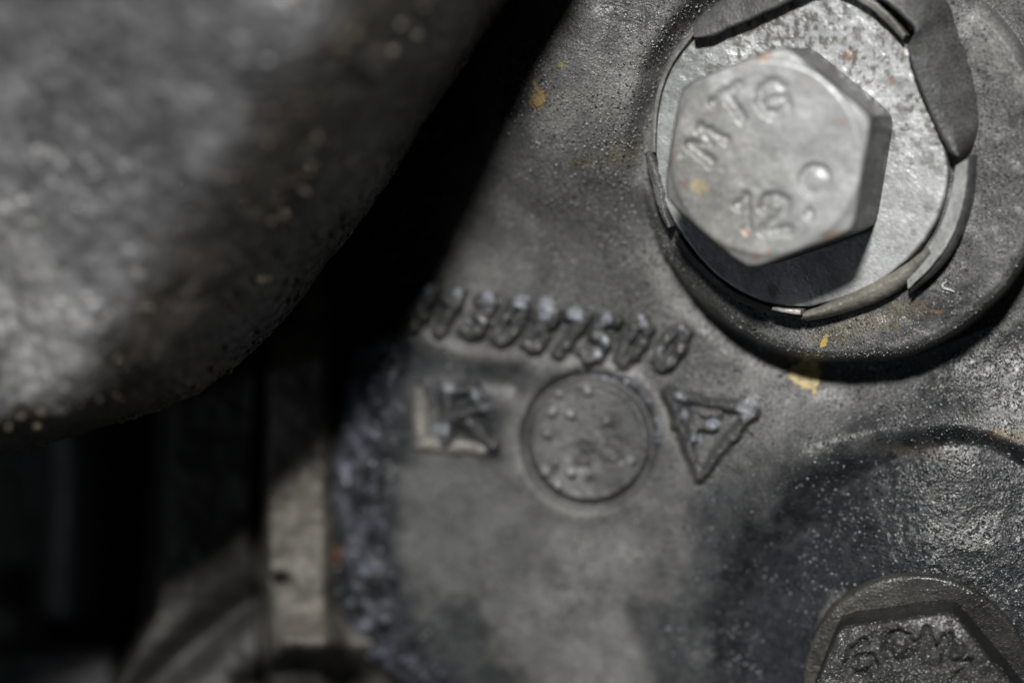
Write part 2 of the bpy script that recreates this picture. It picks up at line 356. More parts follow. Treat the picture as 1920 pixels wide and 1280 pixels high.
def relief(name, strokes, half, height, soft=7.0, closed=False, step=1.6, paint=None, wet=None, label=None, fill=None, zoff=0.0):
    pts = np.array([p for s in strokes for p in s] + (list(fill) if fill else []))
    m = half + soft + 4
    u = np.arange(pts[:, 0].min() - m, pts[:, 0].max() + m, step); v = np.arange(pts[:, 1].min() - m, pts[:, 1].max() + m, step)
    Uu, Vv = np.meshgrid(u, v)
    d = np.full(Uu.shape, 1e9)
    for s in strokes: d = np.minimum(d, polysd(Uu, Vv, s, closed))
    d = d + 4.5 * fbm(Uu, Vv, 20, 2, 91)
    p = 1 - sm(half - soft * 0.5, half + soft, d)
    z = H(Uu, Vv) + height * p * (1 + 0.25 * fbm(Uu, Vv, 22, 2, 93)) - 0.008 + zoff
    c, w_ = casting_paint(Uu, Vv)
    if paint is not None:
        k = sm(0.1, 0.8, p)[..., None] * 0.8; c = c * (1 - k) + np.array(paint) * k; c = add_glints(Uu, Vv, c)
        w_ = np.clip(w_ + (wet or 0) * k[..., 0], 0, 1)
    f = grid_faces(*Uu.shape, p > 0.015)
    vv, f, c, w_ = compact(P(Uu, Vv, z).reshape(-1, 3), f, c.reshape(-1, 3), w_.ravel())
    o = mesh_obj(name, vv, f, M_cast, None, c, w_); adopt(o, casting)
    if label: o['label'] = label
    return o
DK = (0.068, 0.069, 0.071)
for ch, cx, cy in zip('413087500', (788, 842, 899, 958, 1014, 1068, 1124, 1190, 1258), (578, 585, 593, 605, 616, 627, 636, 643, 651)):
    relief('raised_digit', glyph(ch, cx, cy, 32, 74, 0.14, 0.36), 10, 0.12, 11, paint=DK, wet=0.5)
relief('raised_square', [[(787, 738), (790, 832), (905, 842)]], 8, 0.06, 11, paint=(.22, .21, .19), wet=0.1)
relief('raised_letter', [[(836, 828), (838, 730), (884, 730), (900, 765), (846, 786)], [(878, 790), (924, 838)]], 9, 0.11, 13, paint=DK, wet=0.4)
relief('raised_triangle', [TRI], 8, 0.10, 12, closed=True, paint=(0.06, 0.06, 0.062), wet=0.4)
relief('raised_letter', glyph('F', 1320, 800, 48, 54, 0.12), 7, 0.10, 11, paint=(0.13, 0.13, 0.13), wet=0.5)
# shallow rim and dots of the round date stamp
ring = [(1105 + 104 * math.cos(t), 826 + 106 * math.sin(t)) for t in np.linspace(0, 2 * math.pi, 48, endpoint=False)]
relief('stamp_rim', [ring], 4, 0.022, 8, closed=True)
for (x, y, r) in [(1047,738,9),(1102,733,8),(1036,771,9),(1070,776,9),(1024,812,9),(1040,868,6),(1022,884,9),(1045,908,9),(1071,886,8),(1137,790,6),(1180,862,9)]:
    relief('stamp_dot', [[(x, y), (x + 1, y + 1)]], r * 0.75, 0.075, 7, step=1.2, paint=(0.32, 0.32, 0.33), wet=0.4)
relief('stamp_numeral', glyph('8', 1096, 847, 34, 44, 0.2), 4.5, 0.035, 5, paint=DK, wet=0.2)
relief('stamp_numeral', glyph('5', 1150, 838, 34, 48, 0.2), 4.5, 0.035, 5, paint=DK, wet=0.2)

# ---- flecks of yellow paint stuck to the casting
def fleck(cx, cy, rx, ry, colr, rot=0.0, sd=1, lift=0.012):
    u = np.arange(cx - rx * 1.5, cx + rx * 1.5, 1.2); v = np.arange(cy - ry * 1.5, cy + ry * 1.5, 1.2)
    Uu, Vv = np.meshgrid(u, v); m = spot(Uu, Vv, cx, cy, rx, ry, rot, 0.45, sd)
    z = H(Uu, Vv) + lift * sm(0.1, 0.6, m) - 0.004
    c = np.ones(Uu.shape + (3,)) * np.array(colr) * (1 + 0.35 * fbm(Uu, Vv, 12, 3, sd))[..., None]
    f = grid_faces(*Uu.shape, m > 0.12)
    vv, f, c = compact(P(Uu, Vv, z).reshape(-1, 3), f, c.reshape(-1, 3))
    o = mesh_obj('paint_fleck', vv, f, M_paint, None, c, 0.0); adopt(o, casting); return o
fleck(1514, 706, 29, 30, (.42, .34, .16), 0, 101)['label'] = 'large yellow paint fleck half in shadow below the washer'
fleck(1545, 640, 6, 14, (.42, .30, .07), 0.5, 102)
fleck(1008, 186, 12, 16, (.27, .19, .085), 0.4, 103)
fleck(1620, 352, 3, 4, (.4, .3, .1), 0, 104)
def tiny_curl(pts, r, colr, lift):
    """a short curl of swarf lying on the boss"""
    us_, vs_ = [], []
    n = 40; t = np.linspace(0, len(pts) - 1, n); pu = np.interp(t, range(len(pts)), [p[0] for p in pts]); pv = np.interp(t, range(len(pts)), [p[1] for p in pts])
    z = H(pu, pv, True) + lift
    c0 = P(pu, pv, z); k = 8; vs2 = []
    for i in range(n):
        tt = c0[min(i + 1, n - 1)] - c0[max(i - 1, 0)]; tt /= np.linalg.norm(tt); a = np.cross(tt, [0, 0, 1]); a /= np.linalg.norm(a) + 1e-9; b_ = np.cross(a, tt)
        rr = r * (0.35 + 0.65 * math.sin(math.pi * (i + .5) / n))
        for j in range(k):
            th = 2 * math.pi * j / k; vs2.append(c0[i] + rr * (a * math.cos(th) + b_ * math.sin(th)))
    f = [[i * k + j, i * k + (j + 1) % k, (i + 1) * k + (j + 1) % k, (i + 1) * k + j] for i in range(n - 1) for j in range(k)]
    return mesh_obj('metal_curl', vs2, np.array(f), M_plate, None, colr, 0.3)
o = tiny_curl([(1775, 528), (1767, 533), (1768, 540), (1780, 543), (1790, 547)], 0.014, (.4, .4, .42), 0.01)
o['label'] = 'tiny pale metal curl lying on the boss below the lock washer'; o['category'] = 'metal shaving'

# ---- sand grains of the casting skin; pale ones also stand in for glints
rg_ = np.random.RandomState(11)
def sand(n, u0, u1, v0, v1, dens, rmin, rmax, light, p_light, dark=(.035, .035, .036), ok=None, seed=1):
    u = rg_.uniform(u0, u1, n); v = rg_.uniform(v0, v1, n)
    keep = rg_.rand(n) < dens(u, v)
    u, v = u[keep], v[keep]; n = len(u)
    r = rmin + (rmax - rmin) * rg_.rand(n) ** 2.5
    z = H(u, v); c0 = P(u, v, z)
    g = 2.0; zx = (H(u + g, v) - H(u - g, v)) / (2 * g) * PPC; zy = -(H(u, v + g) - H(u, v - g)) / (2 * g) * PPC
    oc = np.array([(1,0,0),(-1,0,0),(0,1,0),(0,-1,0),(0,0,1),(0,0,-1)], float); of = np.array([(0,2,4),(2,1,4),(1,3,4),(3,0,4),(2,0,5),(1,2,5),(3,1,5),(0,3,5)])
    a = rg_.uniform(0, 6.28, n); t = rg_.uniform(-.7, .7, (n, 2)); sc = r[:, None] * rg_.uniform(.7, 1.3, (n, 3))
    pts = oc[None] * sc[:, None, :]
    ca, sa = np.cos(a)[:, None], np.sin(a)[:, None]
    x, y, zz_ = pts[..., 0], pts[..., 1], pts[..., 2]
    x, y = x * ca - y * sa, x * sa + y * ca
    zz_ = zz_ + x * t[:, :1] + y * t[:, 1:]
    q = np.stack([x, y, zz_], -1) + c0[:, None, :] + np.array([0, 0, 1.]) * (r * 0.15)[:, None, None]
    f = of[None] + (np.arange(n) * 6)[:, None, None]
    li = rg_.rand(n) < p_light
    col = np.where(li[:, None], np.array(light) * rg_.uniform(.5, 1.3, (n, 1)), np.array(dark) * rg_.uniform(.6, 1.5, (n, 1)))
    return q.reshape(-1, 3), f.reshape(-1, 3), np.repeat(col, 6, 0)
def out_of_washer(u, v): return (np.hypot(u - 1522, v - 290) > 308)
parts_ = [
  sand(34000, 900, 1930, -10, 760, lambda u, v: out_of_washer(u, v) * np.clip(0.5 + 1.1 * fbm(u, v, 90, 3, 501), 0.08, 1) * sm(900, 1050, u + .2 * (300 - v)), .005, .0135, (.30, .30, .29), .62, (.05, .05, .05)),
  sand(24000, 1240, 1930, 660, 1290, lambda u, v: np.clip(0.05 + 0.9 * fbm(u, v, 70, 3, 502) + 0.55 * sm(1400, 1850, u), 0.03, 1), .0045, .0125, (.32, .34, .37), .36, (.018, .018, .02)),  # wet pocket: pale grains coloured as point glints
  sand(3000, 640, 1250, 560, 1290, lambda u, v: np.clip(0.2 + 1.0 * fbm(u, v, 90, 3, 503), 0.03, 1), .007, .018, (.24, .24, .24), .45),
]
vs_, fs_, cs_ = [], [], []; off = 0
for a_, b_, c_ in parts_: vs_.append(a_); fs_.append(b_ + off); cs_.append(c_); off += len(a_)
M_grain = metal_mat('sand_glint_grain', rough=0.4, rough_wet=0.2, spec=0.6, amp=(0, 0, 0), wetamp=0.0, speck=0.1, mott=0.1)
o = mesh_obj('sand_and_glint_grains', np.concatenate(vs_), np.concatenate(fs_), M_grain, None, np.concatenate(cs_), 0.5, smooth=False); adopt(o, casting); o['kind'] = 'stuff'

# ================================================================= LOCK WASHER
def smooth_poly(pts, n=160, rag=0.0, seed=0, closed=True, iters=2):
    p = np.array(pts, float)
    for _ in range(iters):           # Chaikin
        if closed: q = np.roll(p, -1, 0)
        else: q = p[1:]; 
        a = p if closed else p[:-1]
        r_ = np.empty((len(a) * 2, 2)); r_[0::2] = a * .75 + q * .25; r_[1::2] = a * .25 + q * .75
        if not closed: r_ = np.vstack([p[:1], r_, p[-1:]])
        p = r_
    d = np.r_[0, np.cumsum(np.hypot(*np.diff(np.vstack([p, p[:1]]) if closed else p, axis=0).T))]
    pp = np.vstack([p, p[:1]]) if closed else p
    t = np.linspace(0, d[-1], n, endpoint=not closed)
    out = np.stack([np.interp(t, d, pp[:, 0]), np.interp(t, d, pp[:, 1])], 1)
    if rag: out = out + rag * np.stack([fbm(out[:, 0], out[:, 1], 22, 3, seed), fbm(out[:, 0], out[:, 1], 22, 3, seed + 5)], 1)
    return out
def slab(name, poly, h_top, thick, bevel, mat, col, wet=0.0, n=200, rag=1.5, seed=0, iters=1, dome=0.0, tilt=None, root=None, paintfn=None, step=9.0, pit=False):
    """a plate lying parallel to the washer plane: rounded rim, walls, relief on its face"""
    q = smooth_poly(poly, n, rag, seed, True, iters)
    area2 = 0.5 * np.sum(q[:, 0] * np.roll(q[:, 1], -1) - np.roll(q[:, 0], -1) * q[:, 1])
    if area2 < 0: q = q[::-1]
    e = np.roll(q, -1, 0) - np.roll(q, 1, 0); e /= np.linalg.norm(e, axis=1)[:, None] + 1e-9
    nrm = np.stack([-e[:, 1], e[:, 0]], 1)     # inward
    rings = []; bz = bevel / PPC
    for k in range(6):
        a = k / 5 * math.pi / 2
        rings.append((q + nrm * bevel * (1 - math.cos(a)), h_top - bz * (1 - math.sin(a))))
    vs2 = []; fs = []
    def add(ring, h):
        hh = h + (0 if tilt is None else tilt(ring[:, 0], ring[:, 1]))
        vs2.append(on_plane(ring[:, 0], ring[:, 1], 0) + WN * np.asarray(hh + 0 * ring[:, 0])[:, None])
    add(q, h_top - thick); add(q, h_top - bz)
    for r_, h in rings[1:]: add(r_, h)
    nr = len(vs2); base = np.concatenate(vs2)
    for k in range(nr - 1):
        for i in range(n):
            j = (i + 1) % n; fs.append([k * n + i, k * n + j, (k + 1) * n + j, (k + 1) * n + i])
    # inner face: ear-clip through bmesh triangulation
    import bmesh
    bm = bmesh.new(); vv = [bm.verts.new(p) for p in base]
    for f_ in fs:
        try: bm.faces.new([vv[i] for i in f_[::-1]])
        except ValueError: pass
    top = None
    if pit:
        inner = rings[-1][0]; cen = inner.mean(0); prev = [vv[(nr - 1) * n + i] for i in range(n)]
        fr_ = np.linspace(1, 0, 75)[1:-1]
        for f_ in fr_:
            rg = cen + (inner - cen) * f_; pp = on_plane(rg[:, 0], rg[:, 1], 0) + WN * h_top
            cur = [bm.verts.new(p) for p in pp]
            for i in range(n):
                j = (i + 1) % n; bm.faces.new([prev[i], cur[i], cur[j], prev[j]])
            prev = cur
        c0_ = bm.verts.new(on_plane(cen[0], cen[1], 0) + WN * h_top)
        for i in range(n): bm.faces.new([prev[i], c0_, prev[(i + 1) % n]])
    else: top = bm.faces.new([vv[(nr - 1) * n + i] for i in range(n)][::-1])
    bot = bm.faces.new([vv[i] for i in range(n)])
    if top: bmesh.ops.triangulate(bm, faces=[top])
    bmesh.ops.recalc_face_normals(bm, faces=bm.faces)
    bm.normal_update()
    me = bpy.data.meshes.new(name); bm.to_mesh(me); bm.free()
    co = np.empty(len(me.vertices) * 3, np.float32); me.vertices.foreach_get('co', co); co = co.reshape(-1, 3)
    k = D / (D - co[:, 2]); uu = co[:, 0] * k * PPC + 960; vv_ = 640 - co[:, 1] * k * PPC
    if pit:
        hh = (co - WC.astype(np.float32)) @ WN.astype(np.float32)
        am = sm(330, 150, vv_ + 0.25 * (1500 - uu)) * 0.0045 + 0.001
        dz = (fbm(uu, vv_, 15, 3, 301) * am + 0.012 * fbm(uu, vv_, 120, 2, 302)) * (hh > h_top - 0.002)
        co += dz[:, None].astype(np.float32) * WN.astype(np.float32); me.vertices.foreach_set('co', co.ravel())
    cc, ww = (np.broadcast_to(np.array(col, float), (len(co), 3)), wet) if paintfn is None else paintfn(uu, vv_)
    a = me.attributes.new('Col', 'FLOAT_COLOR', 'POINT'); a.data.foreach_set('color', np.concatenate([cc, np.ones((len(co), 1))], 1).astype(np.float32).ravel())
    a = me.attributes.new('Wet', 'FLOAT', 'POINT'); a.data.foreach_set('value', np.ascontiguousarray(np.broadcast_to(np.asarray(ww, np.float32), (len(co),))))
    me.polygons.foreach_set('use_smooth', np.ones(len(me.polygons), dtype=bool))
    try: me.set_sharp_from_angle(angle=math.radians(40))
    except Exception: pass
    me.materials.append(mat); o = bpy.data.objects.new(name, me); COL.objects.link(o)
    if root: adopt(o, root)
    return o
washer = empty('lock_washer', tuple(WC - WN * 0.15), 'pale zinc tab washer with bent-up lips under the bright hex bolt', 'lock washer')
def plate_paint(u, v):
    n2 = fbm(u, v, 50, 4, 111); n3 = fbm(u, v, 9, 3, 112)
    top = sm(330, 180, v + 0.25 * (1500 - u)) ; c = np.ones(u.shape + (3,)) * np.array([.50, .515, .52])
    sc = sm(-0.1, 0.5, n3 + 0.5 * n2)[..., None] * top[..., None] * 0.9
    c = c * (1 - sc) + np.array([.15, .14, .125]) * sc
    s2 = sm(0.25, 0.6, fbm(u, v, 26, 3, 113))[..., None] * 0.6 * sm(1500, 1700, u)[..., None]
    c = c * (1 - s2) + np.array([.25, .25, .25]) * s2
    dirt = sm(1420, 1300, u)[..., None] * 0.55; c = c * (1 - dirt) + np.array([.30, .32, .31]) * dirt
    for (x, y, r_, colr) in [(1590, 105, 12, (.32, .14, .09)), (1672, 152, 9, (.30, .13, .08)), (1450, 545, 14, (.16, .08, .04)), (1560, 125, 9, (.3, .16, .1))]:
        m = spot(u, v, x, y, r_, r_, 0, 0.6, int(x))[..., None] * 0.5; c = c * (1 - m) + np.array(colr) * m
    return c * (1 + 0.1 * n2)[..., None], 0.25
PL = [(1229,290),(1232,200),(1258,125),(1305,66),(1400,2),(1500,-28),(1600,-12),(1665,30),(1700,82),(1722,150),(1750,225),(1778,292),(1775,360),(1748,430),(1702,488),(1625,545),(1510,580),(1420,566),(1335,515),(1268,430),(1238,360)]
def plate_tilt(u, v): return 0.0 * u
slab('plate', PL, 0.0, 0.16, 5, M_plate, None, 0.2, 600, 1.2, 3, 2, root=washer, paintfn=plate_paint, step=3.0, pit=True)
DT = (.105, .108, .112)
def tabp(col):
    def fn(u, v):
        n2 = fbm(u, v, 40, 4, 121); return np.ones(u.shape + (3,)) * np.array(col) * (1 + 0.4 * n2)[..., None], np.clip(0.3 + 0.3 * n2, 0, 1)
    return fn
def resample(p, n):
    p = smooth_poly(p, n, 0, 0, False, 2); return p
def band(name, pin, pout, h_in, h_out, thick, bevel, mat, col, n=200, m=14, rag=1.2, seed=0, label=None, crown=0.0, cols=None):
    """a strip of sheet metal between two edges: rounded rims, crowned face, walls and ends"""
    a = resample(pin, n); b = resample(pout, n)
    for q, sd in ((a, seed), (b, seed + 50)): q += rag * np.stack([fbm(q[:, 0], q[:, 1], 18, 3, sd), fbm(q[:, 0], q[:, 1], 18, 3, sd + 9)], 1)
    t = np.r_[0, 0.5 - 0.5 * np.cos(np.linspace(0, math.pi, m)), 1]
    U_ = a[:, None, 0] * (1 - t) + b[:, None, 0] * t; V2 = a[:, None, 1] * (1 - t) + b[:, None, 1] * t
    wpx = np.hypot(*(b - a).T)[:, None]
    hi = np.interp(np.arange(n) / (n - 1), np.linspace(0, 1, len(h_in)), h_in)[:, None] if np.ndim(h_in) else h_in
    ho = np.interp(np.arange(n) / (n - 1), np.linspace(0, 1, len(h_out)), h_out)[:, None] if np.ndim(h_out) else h_out
    h = hi * (1 - t) + ho * t + crown * np.sin(math.pi * t)
    e_ = np.minimum(t, 1 - t) * wpx; bb = min(bevel, 1e9)
    h = h - (bevel / PPC) * (1 - np.sqrt(1 - np.clip(1 - e_ / bevel, 0, 1) ** 2))
    h = h + 0.006 * fbm(U_, V2, 28, 3, seed + 3)
    h[:, 0] = (h[:, 1] - thick); h[:, -1] = (h[:, -2] - thick)
    U_ = np.vstack([U_[:1], U_, U_[-1:]]); V2 = np.vstack([V2[:1], V2, V2[-1:]]); h = np.vstack([h[:1] - thick, h, h[-1:] - thick])
    Wp = on_plane(U_, V2, 0) + WN * h[..., None]
    c_, w_ = tabp(col)(U_, V2)
    if cols is not None: k_ = np.r_[t][None, :, None]; c_ = c_ * ((1 - k_) + k_ * np.array(cols) / np.array(col))
    o = mesh_obj(name, Wp.reshape(-1, 3), grid_faces(*U_.shape), mat, None, c_.reshape(-1, 3), w_.ravel()); adopt(o, washer)
    try: o.data.set_sharp_from_angle(angle=math.radians(45))
    except Exception: pass
    if label: o['label'] = label
    return o
band('bent_tab', [(1312,72),(1345,68),(1378,54),(1420,34),(1500,-2),(1580,-34)], [(1305,50),(1318,36),(1345,12),(1388,-18),(1460,-52),(1560,-70)], 0.17, 0.12, 0.07, 5, M_tab, (.095, .095, .098), rag=2.4, seed=7, label='dark upper left tab with a black gap under its edge')
band('bent_tab', [(1640,-14),(1688,22),(1727,58),(1716,72),(1706,90),(1716,132),(1732,176),(1750,220),(1770,264),(1784,288),(1798,294)], [(1700,-100),(1745,-45),(1775,0),(1795,45),(1812,95),(1824,145),(1830,195),(1830,235),(1824,262),(1816,280),(1806,290)], [.17,.17,.15,.12,.10,.10], [-.10,-.14,-.17,-.17,-.14,.02], 0.34, 9, M_cast, (.085, .086, .090), n=320, m=24, rag=1.5, seed=9, crown=0.05, cols=(.075, .074, .072), label='broad dark tab on the right of the plate')
# upper bright edge of the ring below the black slit
band('ring_edge', [(1560,-22),(1612,-2),(1655,28),(1698,76)], [(1566,-31),(1615,-12),(1666,16),(1703,66)], 0.12, 0.14, 0.3, 3, M_plate, (.27, .27, .245), seed=11, rag=3.0)
# right lip: dark seam, bright inner band, grey outer wall
band('rolled_lip', [(1791,312),(1784,362),(1764,422),(1732,478),(1700,516)], [(1818,296),(1813,366),(1792,438),(1754,497),(1706,540)], 0.00, 0.07, 0.3, 4, M_plate, (.50, .51, .50), seed=12)
band('outer_lip', [(1819,290),(1815,367),(1794,440),(1756,500),(1708,546)], [(1826,290),(1823,371),(1800,446),(1761,506),(1708,550)], 0.08, 0.04, 0.3, 3, M_plate, (.13, .13, .135), seed=13)
# lower lip, thick and rounded
band('lower_lip', [(1508,584),(1560,564),(1630,534),(1690,502),(1740,462)], [(1511,602),(1560,594),(1640,570),(1702,536),(1750,478)], 0.05, 0.02, 0.3, 13, M_tab, (.20, .19, .165), seed=14, crown=0.03)
# lower left lip and its bright end
band('lower_lip', [(1270,436),(1306,484),(1356,532),(1420,569),(1508,588)], [(1262,443),(1297,493),(1349,543),(1417,581),(1506,600)], 0.02, 0.0, 0.2, 4, M_tab, (.10, .09, .08), seed=15)
band('lip_end', [(1456,573),(1482,577),(1508,579)], [(1452,580),(1480,585),(1506,588)], 0.12, 0.12, 0.2, 3, M_plate, (.6, .6, .57), seed=16, n=60)
# left: thin grey rim and the torn ridge
band('left_rim', [(1303,62),(1256,122),(1231,198),(1228,285)], [(1296,58),(1248,118),(1223,196),(1220,285)], 0.00, -0.01, 0.2, 3, M_plate, (.26, .26, .245), seed=17)
band('torn_ridge', [(1224,284),(1234,318),(1246,352),(1252,400),(1262,425)], [(1211,290),(1219,330),(1231,368),(1240,405),(1256,430)], 0.09, 0.05, 0.3, 5, M_cast, (.13, .13, .125), rag=3.0, seed=18, n=160)

# ================================================================= HEX BOLTS
def hex_bolt(name, center_uv, h_base, height, R, rot, nrm, label, cat_paint, mat, marks, depth=0.028, stroke=0.03, chamfer=0.07, grit=1.0, group=None, plane_pt=None, scallop=0.0, flange=None):
    """six-sided bolt head: chamfered crown with stamped characters, flats, under-face and a shank going down"""
    nrm = nrm / np.linalg.norm(nrm)
    o_ = np.array([0, 0, D]); d = P(np.array(float(center_uv[0])), np.array(float(center_uv[1])), 0.) - o_
    t = ((plane_pt + nrm * h_base - o_) @ nrm) / (d @ nrm); C0 = o_ + d * t
    ex = np.array([1., 0, 0]); ex -= nrm * (ex @ nrm); ex /= np.linalg.norm(ex); ey = np.cross(nrm, ex)
    def local(u, v, h):
        d = P(np.array(float(u)), np.array(float(v)), 0.) - o_; t = ((C0 + nrm * h - o_) @ nrm) / (d @ nrm)
        p = o_ + d * t - C0; return np.array([p @ ex, p @ ey])
    nth = 600; th = np.linspace(0, 2 * math.pi, nth, endpoint=False)
    ap = R * math.cos(math.pi / 6)
    a6 = (th - rot + math.pi / 6) % (math.pi / 3) - math.pi / 6
    # rounded hexagon radius
    a_ = (th - rot) % (math.pi / 3) - math.pi / 6
    rh = ap / np.cos(a_)
    rc = R * 0.975; rh = -np.log(np.exp(-rh * 60) + np.exp(-rc * 60)) / 60
    fr = np.concatenate([np.linspace(0.0, 0.84, 110), np.linspace(0.85, 1.0, 26)])
    strokes = []
    for ch, u, v, w_, h_, r_ in marks:
        p = local(u, v, height)
        if ch in ('dot', 'ring'):
            strokes.append((ch, p, w_)); continue
        g = []
        for st in GL[ch]:
            q = []
            for x, y in st:
                a = (x - .5) * w_; b = -(y - .5) * h_
                q.append((p[0] + a * math.cos(r_) - b * math.sin(r_), p[1] + a * math.sin(r_) + b * math.cos(r_)))
            g.append(q)
        strokes.append(('g', g, w_))
    rr = fr[:, None] * rh[None, :]; X = rr * np.cos(th); Y = rr * np.sin(th)
    inner = ap * 0.93
    z = np.full(X.shape, height)
    over = np.clip(rr - inner, 0, None)
    z = z - over * math.tan(math.radians(24)) * sm(0, 0.06, over)
    z = z - 0.02 * sm(0.975, 1.0, fr[:, None] + 0 * rr)
    z = z + 0.006 * grit * fbm(X * 250, Y * 250, 90, 2, 131) + 0.002 * grit * fbm(X * 250, Y * 250, 14, 3, 132)
    z = z - 0.02 * (1 - sm(0, ap * 0.6, np.hypot(X, Y))) * 0.6
    for kind, g, w_ in strokes:
        if kind == 'g':
            dd = np.full(X.shape, 9.)
            for st in g: dd = np.minimum(dd, polysd(X, Y, st))
            z = z - depth * (1 - sm(stroke * 0.1, stroke * 1.15, dd + 0.014 * fbm(X * 250, Y * 250, 12, 2, 133)))
        elif kind == 'dot':
            dd = np.hypot(X - g[0], Y - g[1]); z = z - depth * 0.8 * (1 - sm(w_ * 0.3, w_, dd))
        else:
            dd = np.hypot(X - g[0], Y - g[1]); z = z - depth * 1.1 * (1 - sm(w_ * 0.75, w_, dd)) + depth * 0.5 * (1 - sm(w_ * 0.2, w_ * 0.75, dd))
    rows = [np.stack([X[i], Y[i], z[i]], 1) for i in range(len(fr))]
    zt = z[-1]; wob = 0.006 * fbm(th * 60, th * 0, 9, 3, 5)
    for k in range(1, 15):
        s_ = k / 14; hz = zt * (1 - s_)
        rows.append(np.stack([(rh + wob * math.sin(math.pi * s_)) * np.cos(th), (rh + wob * math.sin(math.pi * s_)) * np.sin(th), hz], 1))
    for rad, hz in [(R * 0.62, 0.0), (R * 0.5, -0.02), (R * 0.5, -1.6), (0.001, -1.6)]:
        rows.append(np.stack([rad * np.cos(th), rad * np.sin(th), np.full(nth, hz)], 1))
    Lc = np.stack(rows); nr = Lc.shape[0]
    W = C0 + Lc[..., 0:1] * ex + Lc[..., 1:2] * ey + Lc[..., 2:3] * nrm
    k = D / (D - W[..., 2]); uu = W[..., 0] * k * PPC + 960; vv = 640 - W[..., 1] * k * PPC
    i = np.arange(nr * nth).reshape(nr, nth); j = np.roll(i, -1, 1)
    f = np.stack([i[:-1], i[1:], j[1:], j[:-1]], -1).reshape(-1, 4)
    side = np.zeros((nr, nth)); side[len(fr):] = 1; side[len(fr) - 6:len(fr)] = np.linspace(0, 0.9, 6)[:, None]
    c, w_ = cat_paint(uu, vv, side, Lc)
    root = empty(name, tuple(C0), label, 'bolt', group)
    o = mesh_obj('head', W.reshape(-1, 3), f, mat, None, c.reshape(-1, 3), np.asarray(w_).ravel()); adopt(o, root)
    try: o.data.set_sharp_from_angle(angle=math.radians(38))
    except Exception: pass
    return root, C0, ex, ey
def head_paint(u, v, side, L):
    n1 = fbm(u, v, 130, 3, 141); n2 = fbm(u, v, 34, 4, 142)
    c = np.ones(u.shape + (3,)) * np.array([.44, .45, .45])
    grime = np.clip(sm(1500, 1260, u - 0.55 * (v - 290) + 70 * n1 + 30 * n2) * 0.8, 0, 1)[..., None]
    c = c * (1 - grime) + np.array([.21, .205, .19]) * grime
    bl = sm(0.15, 0.6, n2 + 0.4 * n1)[..., None] * 0.3; c = c * (1 - bl) + np.array([.33, .32, .30]) * bl
    for (x, y, a, b_, colr, k) in [(1311,350,15,16,(.50,.40,.20),.8),(1432,104,15,10,(.33,.15,.12),.7),(1380,115,22,9,(.33,.2,.17),.5),(1432,112,8,6,(.6,.4,.15),.5),(1577,230,9,7,(.45,.26,.19),.8),(1566,440,30,7,(.35,.17,.07),.7),(1399,437,9,5,(.4,.18,.13),.8),
            (1441,474,6,7,(.45,.22,.1),.8),(1419,483,6,5,(.3,.1,.06),.7),(1284,345,10,10,(.3,.16,.14),.6),(1258,300,8,16,(.28,.16,.13),.6),(1322,443,4,4,(.5,.4,.15),.8),(1518,400,7,7,(.7,.72,.74),.8),(1274,294,5,5,(.8,.8,.78),.8),(1505,150,14,10,(.34,.24,.2),.4)]:
        m = spot(u, v, x, y, a, b_, 0, 0.6, int(x + y))[..., None] * k * 0.65; c = c * (1 - m) + np.array(colr) * m
    s = side[..., None]; c = c * (1 - s) + np.array([.020, .020, .021]) * (1 + .3 * n2[..., None]) * s  # flats painted near black, shade put into the colour
    c = c * (1 + 0.10 * n1 + 0.12 * n2 + 0.10 * fbm(u, v, 12, 3, 143))[..., None]
    return np.clip(c, 0.02, 0.9), 0.15 + 0.2 * n2
RX = lambda px: px / PPC
hex_bolt('hex_bolt', (1484, 292), 0.0, 0.86, 0.835, math.radians(21), WN, 'bright zinc hex bolt with stamped letters and rust specks on the pale washer', head_paint, M_head,
   [('M', 1325, 268, RX(48), RX(52), math.radians(58)), ('T', 1377, 198, RX(58), RX(56), math.radians(35)), ('G', 1448, 185, RX(52), RX(56), math.radians(8)),
    ('1', 1398, 398, RX(34), RX(58), math.radians(3)), ('2', 1453, 400, RX(46), RX(62), math.radians(3)), ('dot', 1517, 400, RX(13), 0, 0), ('ring', 1527, 338, RX(34), 0, 0)],
   depth=0.034, stroke=0.052, plane_pt=WC, group='hex bolts')

N2 = np.array([-0.16, -0.17, 0.97])
C2pt = P(np.array(1700.), np.array(1280.), -0.30)
def head2_paint(u, v, side, L):
    n2 = fbm(u, v, 34, 4, 152); n3 = fbm(u, v, 10, 3, 153)
    c = np.ones(u.shape + (3,)) * np.array([.050, .050, .050]) * (1 + 0.4 * n2)[..., None]
    d = sm(0.1, 0.6, fbm(u, v, 70, 3, 154))[..., None] * 0.4; c = c * (1 - d) + np.array([.13, .125, .11]) * d
    s = side[..., None]; c = c * (1 - s) + np.array([.014, .014, .014]) * s
    return np.clip(c, .01, .8), np.clip(0.6 - 0.4 * side + 0.2 * n3, 0, 1)
bolt2 = hex_bolt('hex_bolt', (1713, 1312), 0.04, 0.46, 0.86, math.radians(70.5), N2, 'dark oily hex bolt head in the lower right corner, wet with grease', head2_paint, M_oily,
   [('6', 1612, 1236, RX(52), RX(60), math.radians(14)), ('0', 1685, 1216, RX(46), RX(56), math.radians(2)), ('M', 1752, 1214, RX(54), RX(54), math.radians(-14)), ('1', 1800, 1262, RX(30), RX(50), math.radians(-35))],
   depth=0.05, stroke=0.05, grit=4.0, plane_pt=C2pt, group='hex bolts')

